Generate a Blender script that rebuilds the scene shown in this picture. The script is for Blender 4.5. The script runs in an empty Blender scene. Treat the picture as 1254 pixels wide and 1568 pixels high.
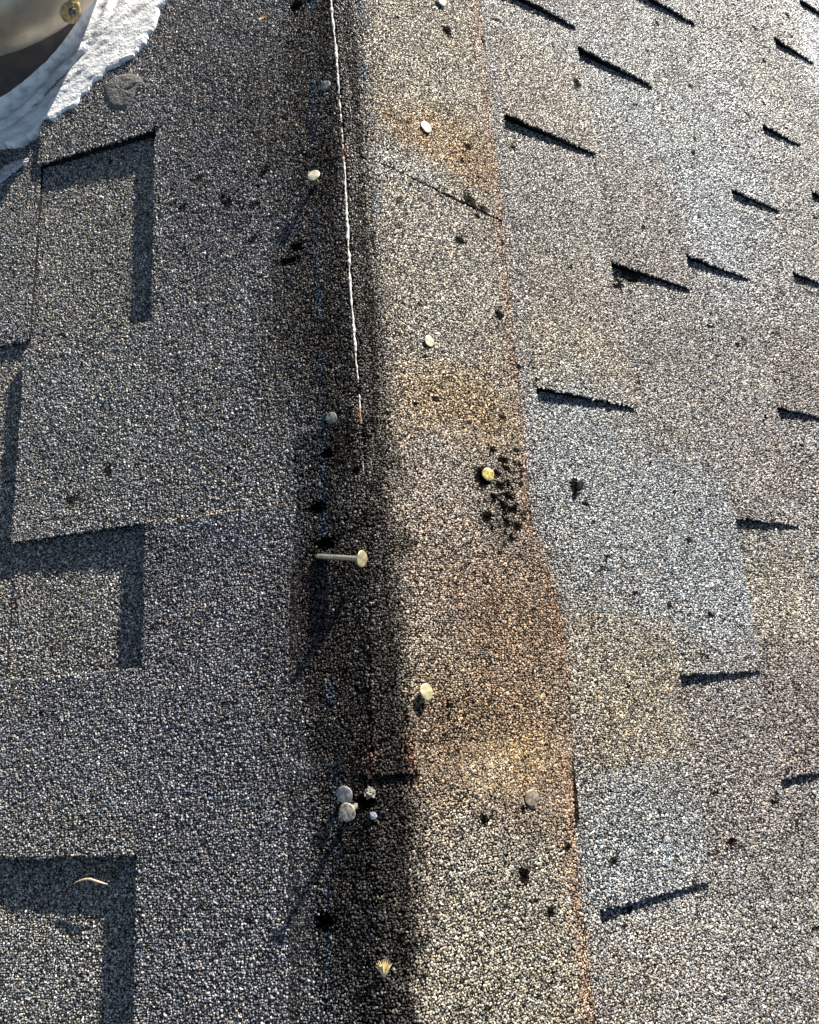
import bpy, bmesh, math
import numpy as np
from mathutils import Matrix, Vector
rng = np.random.default_rng(7)
MM = 0.001
# ------------------------------------------------------------------ survey of the roof (millimetres, from the camera's calibration)
F = 1150.0; CX, CY = 627.0, 784.0
def nz(v):
    v = np.array(v, float); return v / np.linalg.norm(v)
def ray(x, y): return np.array([x-CX, y-CY, F])
upc = nz(ray(330, -3460))                        # along the ridge
aRc = nz(ray(2440, 1010)); aLc = nz(ray(-3460, 1380))
aRc = nz(aRc-upc*(aRc@upc)); aLc = nz(aLc-upc*(aLc@upc))
nRc = nz(np.cross(aRc, upc)); nLc = nz(np.cross(upc, aLc))
Oc = ray(576, 784)/F*575.0
Wc = nz(nRc+nLc); Xc = nz(np.cross(upc, Wc)); M = np.array([Xc, upc, Wc])   # camera -> world
RIDGE_Z = 4200.0
CAM = M@(-Oc)+np.array([0, 0, RIDGE_Z])
aR = M@aRc; aL = M@aLc; nR = M@nRc; nL = M@nLc; UP = np.array([0, 1.0, 0])
O = np.array([0, 0, RIDGE_Z])
# direction towards the sun: in-plane on the left slope + a low grazing angle
_el = math.radians(10.0); _d = np.array([0.605, 0.796]); _d /= np.linalg.norm(_d)
SUN = math.cos(_el)*(-aL*_d[0]+UP*_d[1])+math.sin(_el)*nL
sun_elev = math.asin(SUN[2]); sun_az = math.atan2(SUN[0], SUN[1])

# ------------------------------------------------------------------ camera, world, sun, exposure
sc = bpy.context.scene
cam = bpy.data.cameras.new('camera'); camo = bpy.data.objects.new('camera', cam)
sc.collection.objects.link(camo); sc.camera = camo
ex = M@np.array([1, 0, 0]); ey = M@np.array([0, -1, 0]); ez = -(M@np.array([0, 0, 1]))
mw = Matrix.Identity(4)
for i in range(3):
    mw[i][0] = ex[i]; mw[i][1] = ey[i]; mw[i][2] = ez[i]; mw[i][3] = CAM[i]*MM
camo.matrix_world = mw
cam.sensor_fit = 'VERTICAL'; cam.sensor_height = 24.0; cam.lens = F/1568.0*24.0
cam.clip_start = 0.01; cam.clip_end = 500
w = bpy.data.worlds.new('World'); sc.world = w; w.use_nodes = True
nt = w.node_tree; bg = nt.nodes['Background']
sky = nt.nodes.new('ShaderNodeTexSky'); sky.sky_type = 'NISHITA'; sky.sun_disc = False
sky.sun_elevation = sun_elev; sky.sun_rotation = sun_az
nt.links.new(sky.outputs[0], bg.inputs[0]); bg.inputs[1].default_value = 0.05
sl = bpy.data.lights.new('sun', 'SUN'); so = bpy.data.objects.new('sun', sl); sc.collection.objects.link(so)
sl.energy = 5.0; sl.angle = math.radians(0.53); sl.color = (1.0, 0.95, 0.87)
so.rotation_euler = Vector(tuple(SUN)).to_track_quat('Z', 'Y').to_euler(); so.location = (2, 4, 8)
sc.view_settings.view_transform = 'Standard'; sc.view_settings.look = 'None'
sc.view_settings.gamma = 1; sc.view_settings.use_curve_mapping = False
sc.view_settings.exposure = 1.58
sc.render.engine = 'CYCLES'

# ------------------------------------------------------------------ helpers
def pix(x, y, side, h=0.0):
    """point of the photograph -> (distance from ridge u, distance down the ridge v) on a slope, h mm above it"""
    r = M@ray(x, y); N, a = (nR, aR) if side == 'R' else (nL, aL)
    t = (((O-CAM)@N)+h)/(r@N); X = CAM+r*t-O
    return np.array([X@a, -X[1]])
def slope_pt(side, u, v, h=0.0):
    N, a = (nR, aR) if side == 'R' else (nL, aL)
    u, v, h = np.broadcast_arrays(u, v, h)
    return O+u[..., None]*a+v[..., None]*(-UP)+h[..., None]*N
def project(P):
    q = (P-CAM)@M                                # back to camera axes
    return CX+F*q[..., 0]/q[..., 2], CY+F*q[..., 1]/q[..., 2]
def inframe(P, m=0.045):
    x, y = project(P)
    return (x > -1254*m) & (x < 1254*(1+m)) & (y > -1568*m) & (y < 1568*(1+m))

_perm = rng.random((256, 256))
def noise(x, y, s, seed=0):
    x = x/s+seed*17.3; y = y/s+seed*31.7
    xi = np.floor(x).astype(int); yi = np.floor(y).astype(int); fx = x-xi; fy = y-yi
    fx = fx*fx*(3-2*fx); fy = fy*fy*(3-2*fy)
    g = lambda a, b: _perm[a & 255, b & 255]
    return (g(xi, yi)*(1-fx)+g(xi+1, yi)*fx)*(1-fy)+(g(xi, yi+1)*(1-fx)+g(xi+1, yi+1)*fx)*fy
def fbm(x, y, s, seed=0, o=4):
    r = 0; a = 1; t = 0
    for k in range(o): r = r+a*noise(x, y, s/2**k, seed+k); t += a; a *= .55
    return r/t

def tag(o, label=None, cat=None, group=None, kind=None):
    if label: o['label'] = label
    if cat: o['category'] = cat
    if group: o['group'] = group
    if kind: o['kind'] = kind
def empty(name, loc=(0, 0, 0)):
    o = bpy.data.objects.new(name, None); sc.collection.objects.link(o); o.location = loc
    o.empty_display_size = .05; return o
def link(name, me, mat, parent=None):
    o = bpy.data.objects.new(name, me); sc.collection.objects.link(o)
    if mat: me.materials.append(mat)
    if parent:
        o.parent = parent
        o.matrix_parent_inverse = Matrix.Translation(-Vector(parent.location))
    return o
def mesh_np(name, V, faces4, col=None, smooth=None, tris=None):
    """V (n,3) mm; faces4 (m,4) ints; tris (k,3) ints"""
    me = bpy.data.meshes.new(name); n = len(V); m = len(faces4); k = 0 if tris is None else len(tris)
    me.vertices.add(n); me.vertices.foreach_set('co', (V*MM).astype(np.float32).ravel())
    li = faces4.astype(np.int32).ravel(); ls = np.arange(m, dtype=np.int32)*4; lt = np.full(m, 4, dtype=np.int32)
    if k:
        li = np.concatenate([li, tris.astype(np.int32).ravel()]); ls = np.concatenate([ls, m*4+np.arange(k, dtype=np.int32)*3]); lt = np.concatenate([lt, np.full(k, 3, dtype=np.int32)])
    me.loops.add(len(li)); me.loops.foreach_set('vertex_index', li)
    me.polygons.add(m+k); me.polygons.foreach_set('loop_start', ls.astype(np.int32))
    try: me.polygons.foreach_set('loop_total', lt.astype(np.int32))
    except Exception: pass
    if smooth is not None: me.polygons.foreach_set('use_smooth', smooth)
    if col is not None:
        a = me.attributes.new('Col', 'FLOAT_COLOR', 'POINT'); a.data.foreach_set('color', col.astype(np.float32).ravel())
    me.update(calc_edges=True); return me

# ------------------------------------------------------------------ materials
def newmat(name):
    m = bpy.data.materials.new(name); m.use_nodes = True
    return m, m.node_tree, m.node_tree.nodes['Principled BSDF']
def shingle_material():
    m, t, b = newmat('mineral_granules'); N = t.nodes.new; L = t.links.new
    at = N('ShaderNodeAttribute'); at.attribute_name = 'Col'
    tc = N('ShaderNodeTexCoord')
    vo = N('ShaderNodeTexVoronoi'); vo.inputs['Scale'].default_value = 480; L(tc.outputs['Object'], vo.inputs['Vector'])
    mr = N('ShaderNodeMapRange'); mr.inputs['From Min'].default_value = .25; mr.inputs['From Max'].default_value = .75
    mr.inputs['To Min'].default_value = 1; mr.inputs['To Max'].default_value = .12; L(vo.outputs['Distance'], mr.inputs['Value'])
    sx = N('ShaderNodeSeparateColor'); L(vo.outputs['Color'], sx.inputs[0])
    mu = N('ShaderNodeMath'); mu.operation = 'MULTIPLY_ADD'; mu.inputs[1].default_value = 1.2; mu.inputs[2].default_value = .3
    L(sx.outputs[0], mu.inputs[0])
    m2 = N('ShaderNodeMath'); m2.operation = 'MULTIPLY'; L(mr.outputs[0], m2.inputs[0]); L(mu.outputs[0], m2.inputs[1])
    vm = N('ShaderNodeVectorMath'); vm.operation = 'SCALE'; L(at.outputs['Color'], vm.inputs[0]); L(m2.outputs[0], vm.inputs['Scale'])
    mx = N('ShaderNodeMix'); mx.data_type = 'RGBA'; L(at.outputs['Alpha'], mx.inputs['Factor'])
    L(vm.outputs[0], mx.inputs['A']); L(at.outputs['Color'], mx.inputs['B']); L(mx.outputs['Result'], b.inputs['Base Color'])
    bp = N('ShaderNodeBump'); bp.inputs['Distance'].default_value = .0012; bp.invert = True
    iv = N('ShaderNodeMath'); iv.operation = 'SUBTRACT'; iv.inputs[0].default_value = 1; L(at.outputs['Alpha'], iv.inputs[1])
    L(iv.outputs[0], bp.inputs['Strength']); L(vo.outputs['Distance'], bp.inputs['Height']); L(bp.outputs[0], b.inputs['Normal'])
    b.inputs['Roughness'].default_value = .5
    sp = N('ShaderNodeMath'); sp.operation = 'MULTIPLY_ADD'; sp.inputs[1].default_value = .4; sp.inputs[2].default_value = .1
    L(at.outputs['Alpha'], sp.inputs[0])
    bw = N('ShaderNodeRGBToBW'); L(at.outputs['Color'], bw.inputs[0])          # dirty, bitumen-dark stones are matt
    mt = N('ShaderNodeMapRange'); mt.inputs['From Min'].default_value = .0; mt.inputs['From Max'].default_value = .12; L(bw.outputs[0], mt.inputs['Value'])
    ml = N('ShaderNodeMath'); ml.operation = 'MULTIPLY'; L(sp.outputs[0], ml.inputs[0]); L(mt.outputs[0], ml.inputs[1])
    L(ml.outputs[0], b.inputs['Specular IOR Level'])
    return m
def simple(name, col, rough=.6, metal=0, nscale=0, namp=.3, bump=0, col2=None, detail=6):
    m, t, b = newmat(name); N = t.nodes.new; L = t.links.new
    b.inputs['Roughness'].default_value = rough; b.inputs['Metallic'].default_value = metal
    b.inputs['Base Color'].default_value = (*col, 1)
    if nscale:
        tc = N('ShaderNodeTexCoord'); no = N('ShaderNodeTexNoise'); no.inputs['Scale'].default_value = nscale
        no.inputs['Detail'].default_value = detail; L(tc.outputs['Object'], no.inputs['Vector'])
        cr = N('ShaderNodeValToRGB'); c2 = col2 or tuple(c*(1-namp) for c in col)
        cr.color_ramp.elements[0].color = (*c2, 1); cr.color_ramp.elements[1].color = (*col, 1)
        cr.color_ramp.elements[0].position = .38; cr.color_ramp.elements[1].position = .62
        L(no.outputs[0], cr.inputs[0]); L(cr.outputs[0], b.inputs['Base Color'])
        if bump:
            bp = N('ShaderNodeBump'); bp.inputs['Distance'].default_value = bump; L(no.outputs[0], bp.inputs['Height']); L(bp.outputs[0], b.inputs['Normal'])
    return m
GR = shingle_material()
def sealant_material():
    m, t, b = newmat('white_elastomeric'); N = t.nodes.new; L = t.links.new
    tc = N('ShaderNodeTexCoord')
    n1 = N('ShaderNodeTexNoise'); n1.inputs['Scale'].default_value = 90; n1.inputs['Detail'].default_value = 8; L(tc.outputs['Object'], n1.inputs['Vector'])
    n2 = N('ShaderNodeTexNoise'); n2.inputs['Scale'].default_value = 420; n2.inputs['Detail'].default_value = 4; L(tc.outputs['Object'], n2.inputs['Vector'])
    at = N('ShaderNodeAttribute'); at.attribute_name = 'Col'
    vo = N('ShaderNodeTexVoronoi'); vo.inputs['Scale'].default_value = 190; L(tc.outputs['Object'], vo.inputs['Vector'])
    sx = N('ShaderNodeSeparateColor'); L(vo.outputs['Color'], sx.inputs[0])
    # a speck where the cell is chosen and we are close to its centre
    mr = N('ShaderNodeMath'); mr.operation = 'MULTIPLY_ADD'; mr.inputs[1].default_value = .36; mr.inputs[2].default_value = -.21; L(sx.outputs[0], mr.inputs[0])
    lt = N('ShaderNodeMath'); lt.operation = 'LESS_THAN'; L(vo.outputs['Distance'], lt.inputs[0])
    L(mr.outputs[0], lt.inputs[1])
    cr = N('ShaderNodeValToRGB'); cr.color_ramp.elements[0].color = (.62, .62, .62, 1); cr.color_ramp.elements[1].color = (.86, .86, .85, 1)
    cr.color_ramp.elements[0].position = .3; cr.color_ramp.elements[1].position = .48; L(n1.outputs[0], cr.inputs[0])
    m1 = N('ShaderNodeMix'); m1.data_type = 'RGBA'; L(lt.outputs[0], m1.inputs['Factor']); L(cr.outputs[0], m1.inputs['A']); m1.inputs['B'].default_value = (.05, .05, .05, 1)
    m2 = N('ShaderNodeMix'); m2.data_type = 'RGBA'; m2.blend_type = 'MULTIPLY'; m2.inputs['Factor'].default_value = 1
    L(m1.outputs['Result'], m2.inputs['A']); L(at.outputs['Color'], m2.inputs['B']); L(m2.outputs['Result'], b.inputs['Base Color'])
    ad = N('ShaderNodeMath'); ad.operation = 'ADD'; L(n1.outputs[0], ad.inputs[0]); L(n2.outputs[0], ad.inputs[1])
    bp = N('ShaderNodeBump'); bp.inputs['Distance'].default_value = .0008; L(ad.outputs[0], bp.inputs['Height']); L(bp.outputs[0], b.inputs['Normal'])
    b.inputs['Roughness'].default_value = .45
    return m
SEAL = sealant_material()
ZINC = simple('zinc_yellow', (.42, .38, .24), .45, .5, 900, .3, .0002, (.25, .21, .12))
ZINC_PALE = simple('zinc_pale', (.42, .39, .28), .5, .3, 700, .3, .0001, (.42, .39, .27))
ZINC_YEL = simple('zinc_corroded', (.5, .42, .14), .45, .3, 420, .3, .0002, (.16, .11, .03))
ZINC_DULL = simple('zinc_dull', (.2, .205, .19), .6, .2, 500, .3, .0001, (.1, .1, .09))
ZINC_SPOT = simple('zinc_mottled', (.56, .52, .36), .42, .4, 380, .3, .0002, (.16, .12, .12))
ZINC_PURP = simple('zinc_iridescent', (.3, .32, .25), .42, .4, 330, .3, .0002, (.2, .15, .2))
STEEL = simple('steel_shank', (.5, .46, .36), .38, .7, 600, .3, .0002, (.3, .27, .22))
GALV = simple('galvanised', (.62, .53, .4), .36, .7, 45, .25, .0004, (.45, .39, .3), 3)
DARKM = simple('brown_metal', (.085, .068, .06), .6, .1, 60, .4, .0005)
BRASS = simple('brass_washer', (.62, .46, .2), .5, .2, 220, .4, .0006, (.3, .2, .08))
BLACK = simple('black_recess', (.01, .01, .01), .8)
MASTIC = simple('grey_mastic', (.15, .145, .135), .9, 0, 520, .5, .0016, (.07, .067, .062))
TAR = simple('tar', (.007, .007, .007), .75, 0, 500, .4, .001)
TWIG = simple('dry_stem', (.42, .33, .22), .8, 0, 500, .4)
STRAW = simple('straw', (.85, .66, .3), .7, 0, 500, .3)
LEAF = simple('orange_leaf', (.7, .36, .1), .6, 0, 300, .3)
LINT = simple('pale_lint', (.2, .19, .16), .9, 0, 500, .3)
PEBM = simple('bluish_pebble', (.16, .19, .25), .6, 0, 500, .5)
FIBRE = simple('bare_fibreglass', (.62, .59, .54), .75, 0, 260, .4, .0005, (.25, .23, .2))
RUST = simple('rusty_fibre', (.34, .15, .08), .8, 0, 260, .4, .0005, (.1, .06, .04))
DECK = simple('lawn', (.06, .09, .03), .9, 0, .6, .5)

# ------------------------------------------------------------------ colour of the granules (albedo) over the roof, S = signed distance across the ridge
def blob(side, x, y, rx, ry, col, k=1.0, p=1.0, h=0.0):
    c = pix(x, y, side, h); ux = abs(pix(x+rx, y, side, h)[0]-pix(x-rx, y, side, h)[0])/2; vy = abs(pix(x, y+ry, side, h)[1]-pix(x, y-ry, side, h)[1])/2
    sgn = 1 if side == 'R' else -1
    return (sgn*c[0], c[1], ux, vy, np.array(col), k, p)
TAUPE = (.205, .19, .176); TAN = (.265, .235, .18); BLUE = (.225, .236, .238); GREY = (.23, .22, .2)
BROWN = (.215, .142, .075); CHAR = (.075, .072, .072); NAVY = (.165, .168, .172); LG = (.15, .148, .142); BLK = (.022, .02, .018)
B_SLOPE = [   # on the two slopes
    blob('R', 930, 130, 70, 60, BLUE, .8), blob('R', 1010, 190, 90, 70, BLUE, .9), blob('R', 1110, 260, 70, 110, BLUE, .9), blob('R', 1150, 150, 60, 60, BLUE, .6),
    blob('R', 1095, 340, 60, 95, BLUE, 1, (456, 590)), blob('R', 1240, 50, 25, 80, (.36, .37, .37), 1), blob('R', 1000, 20, 60, 50, BLUE, .5),
    blob('R', 860, 530, 70, 60, TAN, .9), blob('R', 980, 600, 60, 60, TAN, .3), blob('R', 860, 130, 70, 60, TAN, .5), blob('R', 920, 460, 60, 50, TAUPE, .5),
    blob('R', 900, 720, 80, 130, BLUE, 1), blob('R', 1000, 810, 115, 125, BLUE, 1, (0, 456)), blob('R', 1100, 890, 75, 135, BLUE, 1, (0, 456)), blob('R', 880, 650, 50, 60, BLUE, .7),
    blob('R', 930, 1050, 70, 90, TAN, .75), blob('R', 1000, 1110, 80, 90, TAN, .4), blob('R', 1040, 1000, 50, 50, TAN, .5),
    blob('R', 985, 1295, 120, 100, BLUE, 1, (0, 321)), blob('R', 1205, 920, 60, 70, TAN, .95, (457, 590)), blob('R', 1150, 1130, 70, 150, (.20, .175, .16), .7),
    blob('R', 1180, 700, 60, 60, (.2, .17, .155), .6), blob('R', 1180, 1420, 120, 120, GREY, .6), blob('R', 980, 1470, 60, 70, TAN, .35),
    blob('R', 845, 370, 60, 90, (.19, .172, .158), .8), blob('R', 980, 300, 60, 60, TAUPE, .8),
    # left
    blob('L', 150, 400, 100, 110, (.25, .235, .2), .9), blob('L', 30, 380, 60, 110, (.24, .225, .2), .8), blob('L', 330, 200, 90, 190, (.125, .115, .108), .8),
    blob('L', 420, 160, 50, 120, (.09, .07, .055), .8), blob('L', 425, 520, 35, 110, (.105, .08, .055), .7),
    blob('L', 80, 960, 90, 60, (.24, .23, .2), .8), blob('L', 60, 1500, 90, 90, (.24, .23, .21), .9), blob('L', 120, 660, 110, 120, (.205, .205, .19), .7),
    blob('L', 300, 830, 110, 40, NAVY, .8), blob('L', 250, 1200, 150, 130, (.18, .18, .18), .5), blob('L', 120, 1130, 120, 100, (.2, .197, .19), .6),
    blob('L', 430, 1000, 30, 200, (.1, .082, .07), .6), blob('L', 280, 1440, 80, 120, (.215, .21, .2), .6)]
SPOTS = [  # places where granules are gone: x, y, rx, ry
    ('L', 452, 378, 9, 6), ('L', 440, 398, 15, 5), ('L', 487, 777, 11, 9), ('L', 500, 694, 9, 7), ('L', 497, 832, 16, 8), ('L', 497, 1412, 14, 12), ('L', 452, 8, 8, 7),
    ('L', 340, 300, 3, 6), ('L', 362, 735, 5, 4), ('L', 277, 320, 5, 4), ('L', 347, 310, 5, 6), ('L', 390, 312, 5, 4), ('L', 300, 275, 6, 3), ('L', 405, 255, 5, 3), ('L', 230, 365, 5, 4), ('L', 280, 380, 4, 3), ('L', 560, 1228, 12, 8),
    ('L', 403, 262, 4, 4), ('L', 385, 367, 3, 5), ('L', 110, 765, 8, 5), ('L', 165, 720, 5, 8), ('L', 310, 1290, 5, 6), ('L', 380, 1410, 4, 6), ('L', 545, 720, 5, 5),
    ('R', 718, 308, 7, 7), ('R', 736, 320, 4, 4), ('R', 742, 321, 3, 3), ('R', 730, 330, 3, 3), ('R', 703, 368, 7, 5), ('R', 685, 48, 6, 6), ('R', 764, 482, 5, 5), ('R', 667, 611, 5, 4), ('R', 636, 620, 3, 3),
    ('R', 745, 792, 6, 7), ('R', 890, 742, 6, 10), ('R', 803, 1340, 7, 12), ('R', 842, 1397, 6, 7), ('R', 881, 130, 4, 7), ('R', 868, 1298, 4, 6), ('R', 740, 730, 11, 14), ('R', 716, 225, 4, 4),
    ('R', 755, 690, 4, 3), ('R', 770, 705, 6, 4), ('R', 790, 690, 5, 3), ('R', 765, 745, 6, 5), ('R', 778, 760, 8, 5), ('R', 770, 775, 5, 6), ('R', 785, 780, 7, 5), ('R', 792, 805, 6, 5), ('R', 783, 825, 5, 4), ('R', 798, 740, 3, 3), ('R', 795, 712, 4, 3),
    ('R', 757, 760, 4, 4), ('R', 775, 798, 4, 5), ('R', 760, 725, 5, 5), ('R', 742, 1255, 5, 7), ('R', 860, 820, 5, 3), ('R', 930, 868, 4, 3), ('R', 1054, 828, 3, 4), ('R', 1088, 942, 4, 4), ('R', 1026, 927, 3, 4), ('R', 918, 798, 3, 2), ('R', 904, 768, 4, 3),
    ('R', 978, 908, 5, 3), ('R', 1130, 1290, 5, 4), ('R', 940, 1318, 5, 5), ('R', 975, 1395, 3, 6), ('R', 1185, 1420, 4, 3), ('R', 1105, 1215, 5, 4), ('R', 1190, 1228, 4, 3), ('R', 880, 405, 3, 3), ('R', 975, 420, 8, 6), ('R', 940, 440, 4, 3), ('R', 955, 428, 5, 8), ('R', 745, 1545, 5, 4), ('R', 985, 350, 3, 3),
    ('R', 795, 560, 4, 3), ('R', 770, 640, 4, 3), ('R', 690, 1080, 4, 4), ('R', 700, 1150, 4, 3)]
_sr = np.random.default_rng(21)
for _i in range(150):      # pinholes where single granules have come off
    SPOTS.append(('R', _sr.uniform(600, 1250), _sr.uniform(10, 1560), _sr.uniform(1.3, 2.7), _sr.uniform(1.4, 3.2)))
for _i in range(40):
    SPOTS.append(('L', _sr.uniform(10, 500), _sr.uniform(200, 1560), _sr.uniform(1.2, 2.6), _sr.uniform(1.6, 3.4)))
for _i in range(34):
    SPOTS.append(('L', _sr.uniform(225, 400), _sr.uniform(255, 400), _sr.uniform(1.0, 2.4), _sr.uniform(1.4, 3.4)))
for _i in range(40):
    SPOTS.append(('R', _sr.normal(778, 17), _sr.normal(755, 38), _sr.uniform(1.4, 3.2), _sr.uniform(1.4, 3.2)))
SP = [blob(s, x, y, rx, ry, (0, 0, 0), h=(1.5 if s == 'R' else .5)) for s, x, y, rx, ry in SPOTS]
B_CAP = [
    blob('R', 650, 90, 90, 130, (.245, .215, .16), .8), blob('R', 700, 220, 75, 42, (.27, .17, .07), .9), blob('R', 725, 262, 40, 25, (.22, .13, .055), .8), blob('R', 630, 200, 40, 20, (.25, .15, .06), .7),
    blob('R', 610, 260, 60, 25, (.33, .32, .3), .7), blob('R', 690, 400, 110, 80, (.25, .23, .195), .9), blob('R', 660, 520, 60, 60, (.26, .24, .2), .7),
    blob('R', 700, 620, 85, 55, (.26, .175, .085), .9), blob('R', 730, 655, 60, 30, (.23, .15, .07), .6), blob('R', 700, 740, 80, 80, (.235, .195, .165), .8),
    blob('R', 740, 880, 120, 90, (.20, .15, .115), .95), blob('R', 790, 960, 90, 100, (.19, .122, .072), .9), blob('R', 720, 1120, 110, 90, (.20, .13, .07), .95),
    blob('R', 820, 1170, 60, 110, (.19, .12, .07), .7), blob('R', 780, 1165, 70, 40, (.27, .19, .09), .6), blob('R', 740, 1180, 40, 20, (.36, .3, .22), .5), blob('R', 690, 1130, 70, 50, (.12, .085, .06), .6), blob('R', 790, 1270, 90, 28, (.19, .14, .1), .5), blob('R', 745, 1350, 120, 90, (.225, .205, .17), .9),
    blob('R', 760, 1480, 130, 120, (.22, .205, .165), .9), blob('R', 830, 1240, 40, 50, (.17, .12, .08), .5), blob('R', 770, 760, 40, 80, (.09, .075, .055), .75),
    # left half of the cap
    blob('L', 500, 100, 60, 130, (.085, .07, .058), .8), blob('L', 450, 300, 60, 130, (.095, .09, .088), .6), blob('L', 500, 400, 50, 160, (.075, .066, .058), .7), blob('L', 475, 700, 45, 35, BLK, .8), blob('L', 520, 690, 40, 50, BLK, .85), blob('L', 535, 560, 18, 60, BLK, .7), blob('L', 505, 880, 50, 30, BLK, .7), blob('L', 540, 1290, 30, 60, BLK, .7), blob('L', 480, 1130, 30, 30, BLK, .5), blob('L', 470, 770, 35, 25, BLK, .7), blob('L', 462, 905, 28, 45, (.05, .036, .026), .7), blob('L', 440, 480, 30, 90, (.11, .08, .05), .6), blob('L', 435, 160, 32, 110, (.11, .08, .05), .6), blob('L', 500, 1440, 40, 60, (.035, .03, .026), .6),
    blob('L', 490, 830, 60, 50, (.045, .04, .036), .8), blob('L', 500, 900, 60, 80, (.04, .036, .034), .85), blob('L', 470, 980, 45, 100, (.085, .055, .04), .8), blob('L', 520, 1080, 50, 90, (.06, .045, .035), .8), blob('L', 525, 1165, 45, 45, BLK, .8),
    blob('L', 515, 1350, 50, 180, (.075, .065, .055), .8), blob('L', 545, 1400, 40, 180, (.035, .032, .03), .8), blob('L', 460, 520, 60, 130, (.1, .085, .065), .6)]
def polyS(side, pts, h=0.0):
    a = np.array([pix(x, y, side, h) for x, y in pts]); sg = 1 if side == 'R' else -1
    o = np.argsort(a[:, 1]); return a[o, 1], sg*a[o, 0]
L_CHALK = polyS('L', [(478, 0), (482, 300), (490, 500), (494, 800), (512, 1180), (515, 1300), (500, 1400), (500, 1568)])
R_CHALK = polyS('R', [(553, 0), (560, 150), (576, 300), (585, 450), (590, 560), (640, 1568)], 1)
EDGE_R = polyS('R', [(728, -100), (733, 0), (762, 270), (790, 540), (800, 640), (815, 800), (832, 850), (853, 905), (868, 1000), (874, 1100), (882, 1300), (912, 1568), (918, 1620)], 2)
EDGE_L = polyS('L', [(392, -100), (395, 0), (415, 500), (446, 700), (450, 765), (440, 900), (436, 1100), (436, 1700)], 0)
CRACK = polyS('L', [(504, -60), (506, 0), (515, 100), (521, 180), (527, 270), (534, 420), (541, 520), (550, 620), (556, 740), (561, 900), (563, 1040), (566, 1190), (570, 1250)], 2)
DARK_R = polyS('R', [(556, -100), (558, 0), (574, 250), (586, 450), (606, 620), (622, 820), (630, 1000), (634, 1190), (646, 1568)], 2)

def apply_blobs(col, S, v, blobs, wob=.35):
    wx = (fbm(S, v, 26, 3)-.5)*wob*2; wy = (fbm(S, v, 26, 8)-.5)*wob*2
    for (cs, cv, ru, rv, c, k, p) in blobs:
        dx = (S-cs)/ru+wx; dy = (v-cv)/rv+wy; d = dx*dx+dy*dy
        a = k/(1+np.exp(np.clip((d-1.0)*2.2, -30, 30)))
        if isinstance(p, tuple): a = a*((S > p[0]) & (S < p[1]))
        a = np.clip(a*rng.uniform(.55, 1.35, len(a)), 0, 1)
        col = col*(1-a)[:, None]+c*a[:, None]
    return col
def spot_mask(S, v):
    m = np.zeros(len(S)); wob = (fbm(S, v, 5, 12)-.5)*.7
    for (cs, cv, ru, rv, *_r) in SP:
        near = (abs(S-cs) < ru*2.2) & (abs(v-cv) < rv*2.2)
        if near.any():
            d = np.sqrt(((S[near]-cs)/ru)**2+((v[near]-cv)/rv)**2)+wob[near]
            m[near] = np.maximum(m[near], 1/(1+np.exp((d-1.2)*6)))
    return m
def slope_color(S, v, tone):
    n = len(S); right = S > 0
    base = np.where(right[:, None], np.array(TAUPE), np.array(LG)*np.array([1.5, 1.42, 1.32]))
    base = base*np.array(tone)
    col = apply_blobs(base.copy(), S, v, [b for b in B_SLOPE if (b[0] > 0) == bool(right[0])] if n else [])
    col = col*np.array(tone)**.5
    col *= (.80+.4*fbm(S, v, 60, 21))[:, None]
    col[:, 2] *= (1.06-.12*fbm(S, v, 90, 25))
    g = np.where(~right & (S > -206), np.exp(-((v+19.6-.012*(S+130))/1.3)**2), 0)*np.clip((fbm(S, v, 16, 33)-.2)*4, 0, 1)*.9  # brownish joint line on the left slope, its sunlit top edge painted in
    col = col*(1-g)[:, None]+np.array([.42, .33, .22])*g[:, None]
    if n and not right[0]: col = col*np.array([1.18, 1.19, 1.23])
    # rust bleeding from the cap's edge
    e = np.interp(v, *EDGE_R)
    a = np.where(right, np.exp(-((S-e-1)/6)**2), 0)*.45*(fbm(S, v, 18, 30) > .42)
    return col*(1-a)[:, None]+np.array([.25, .15, .095])*a[:, None]
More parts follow.
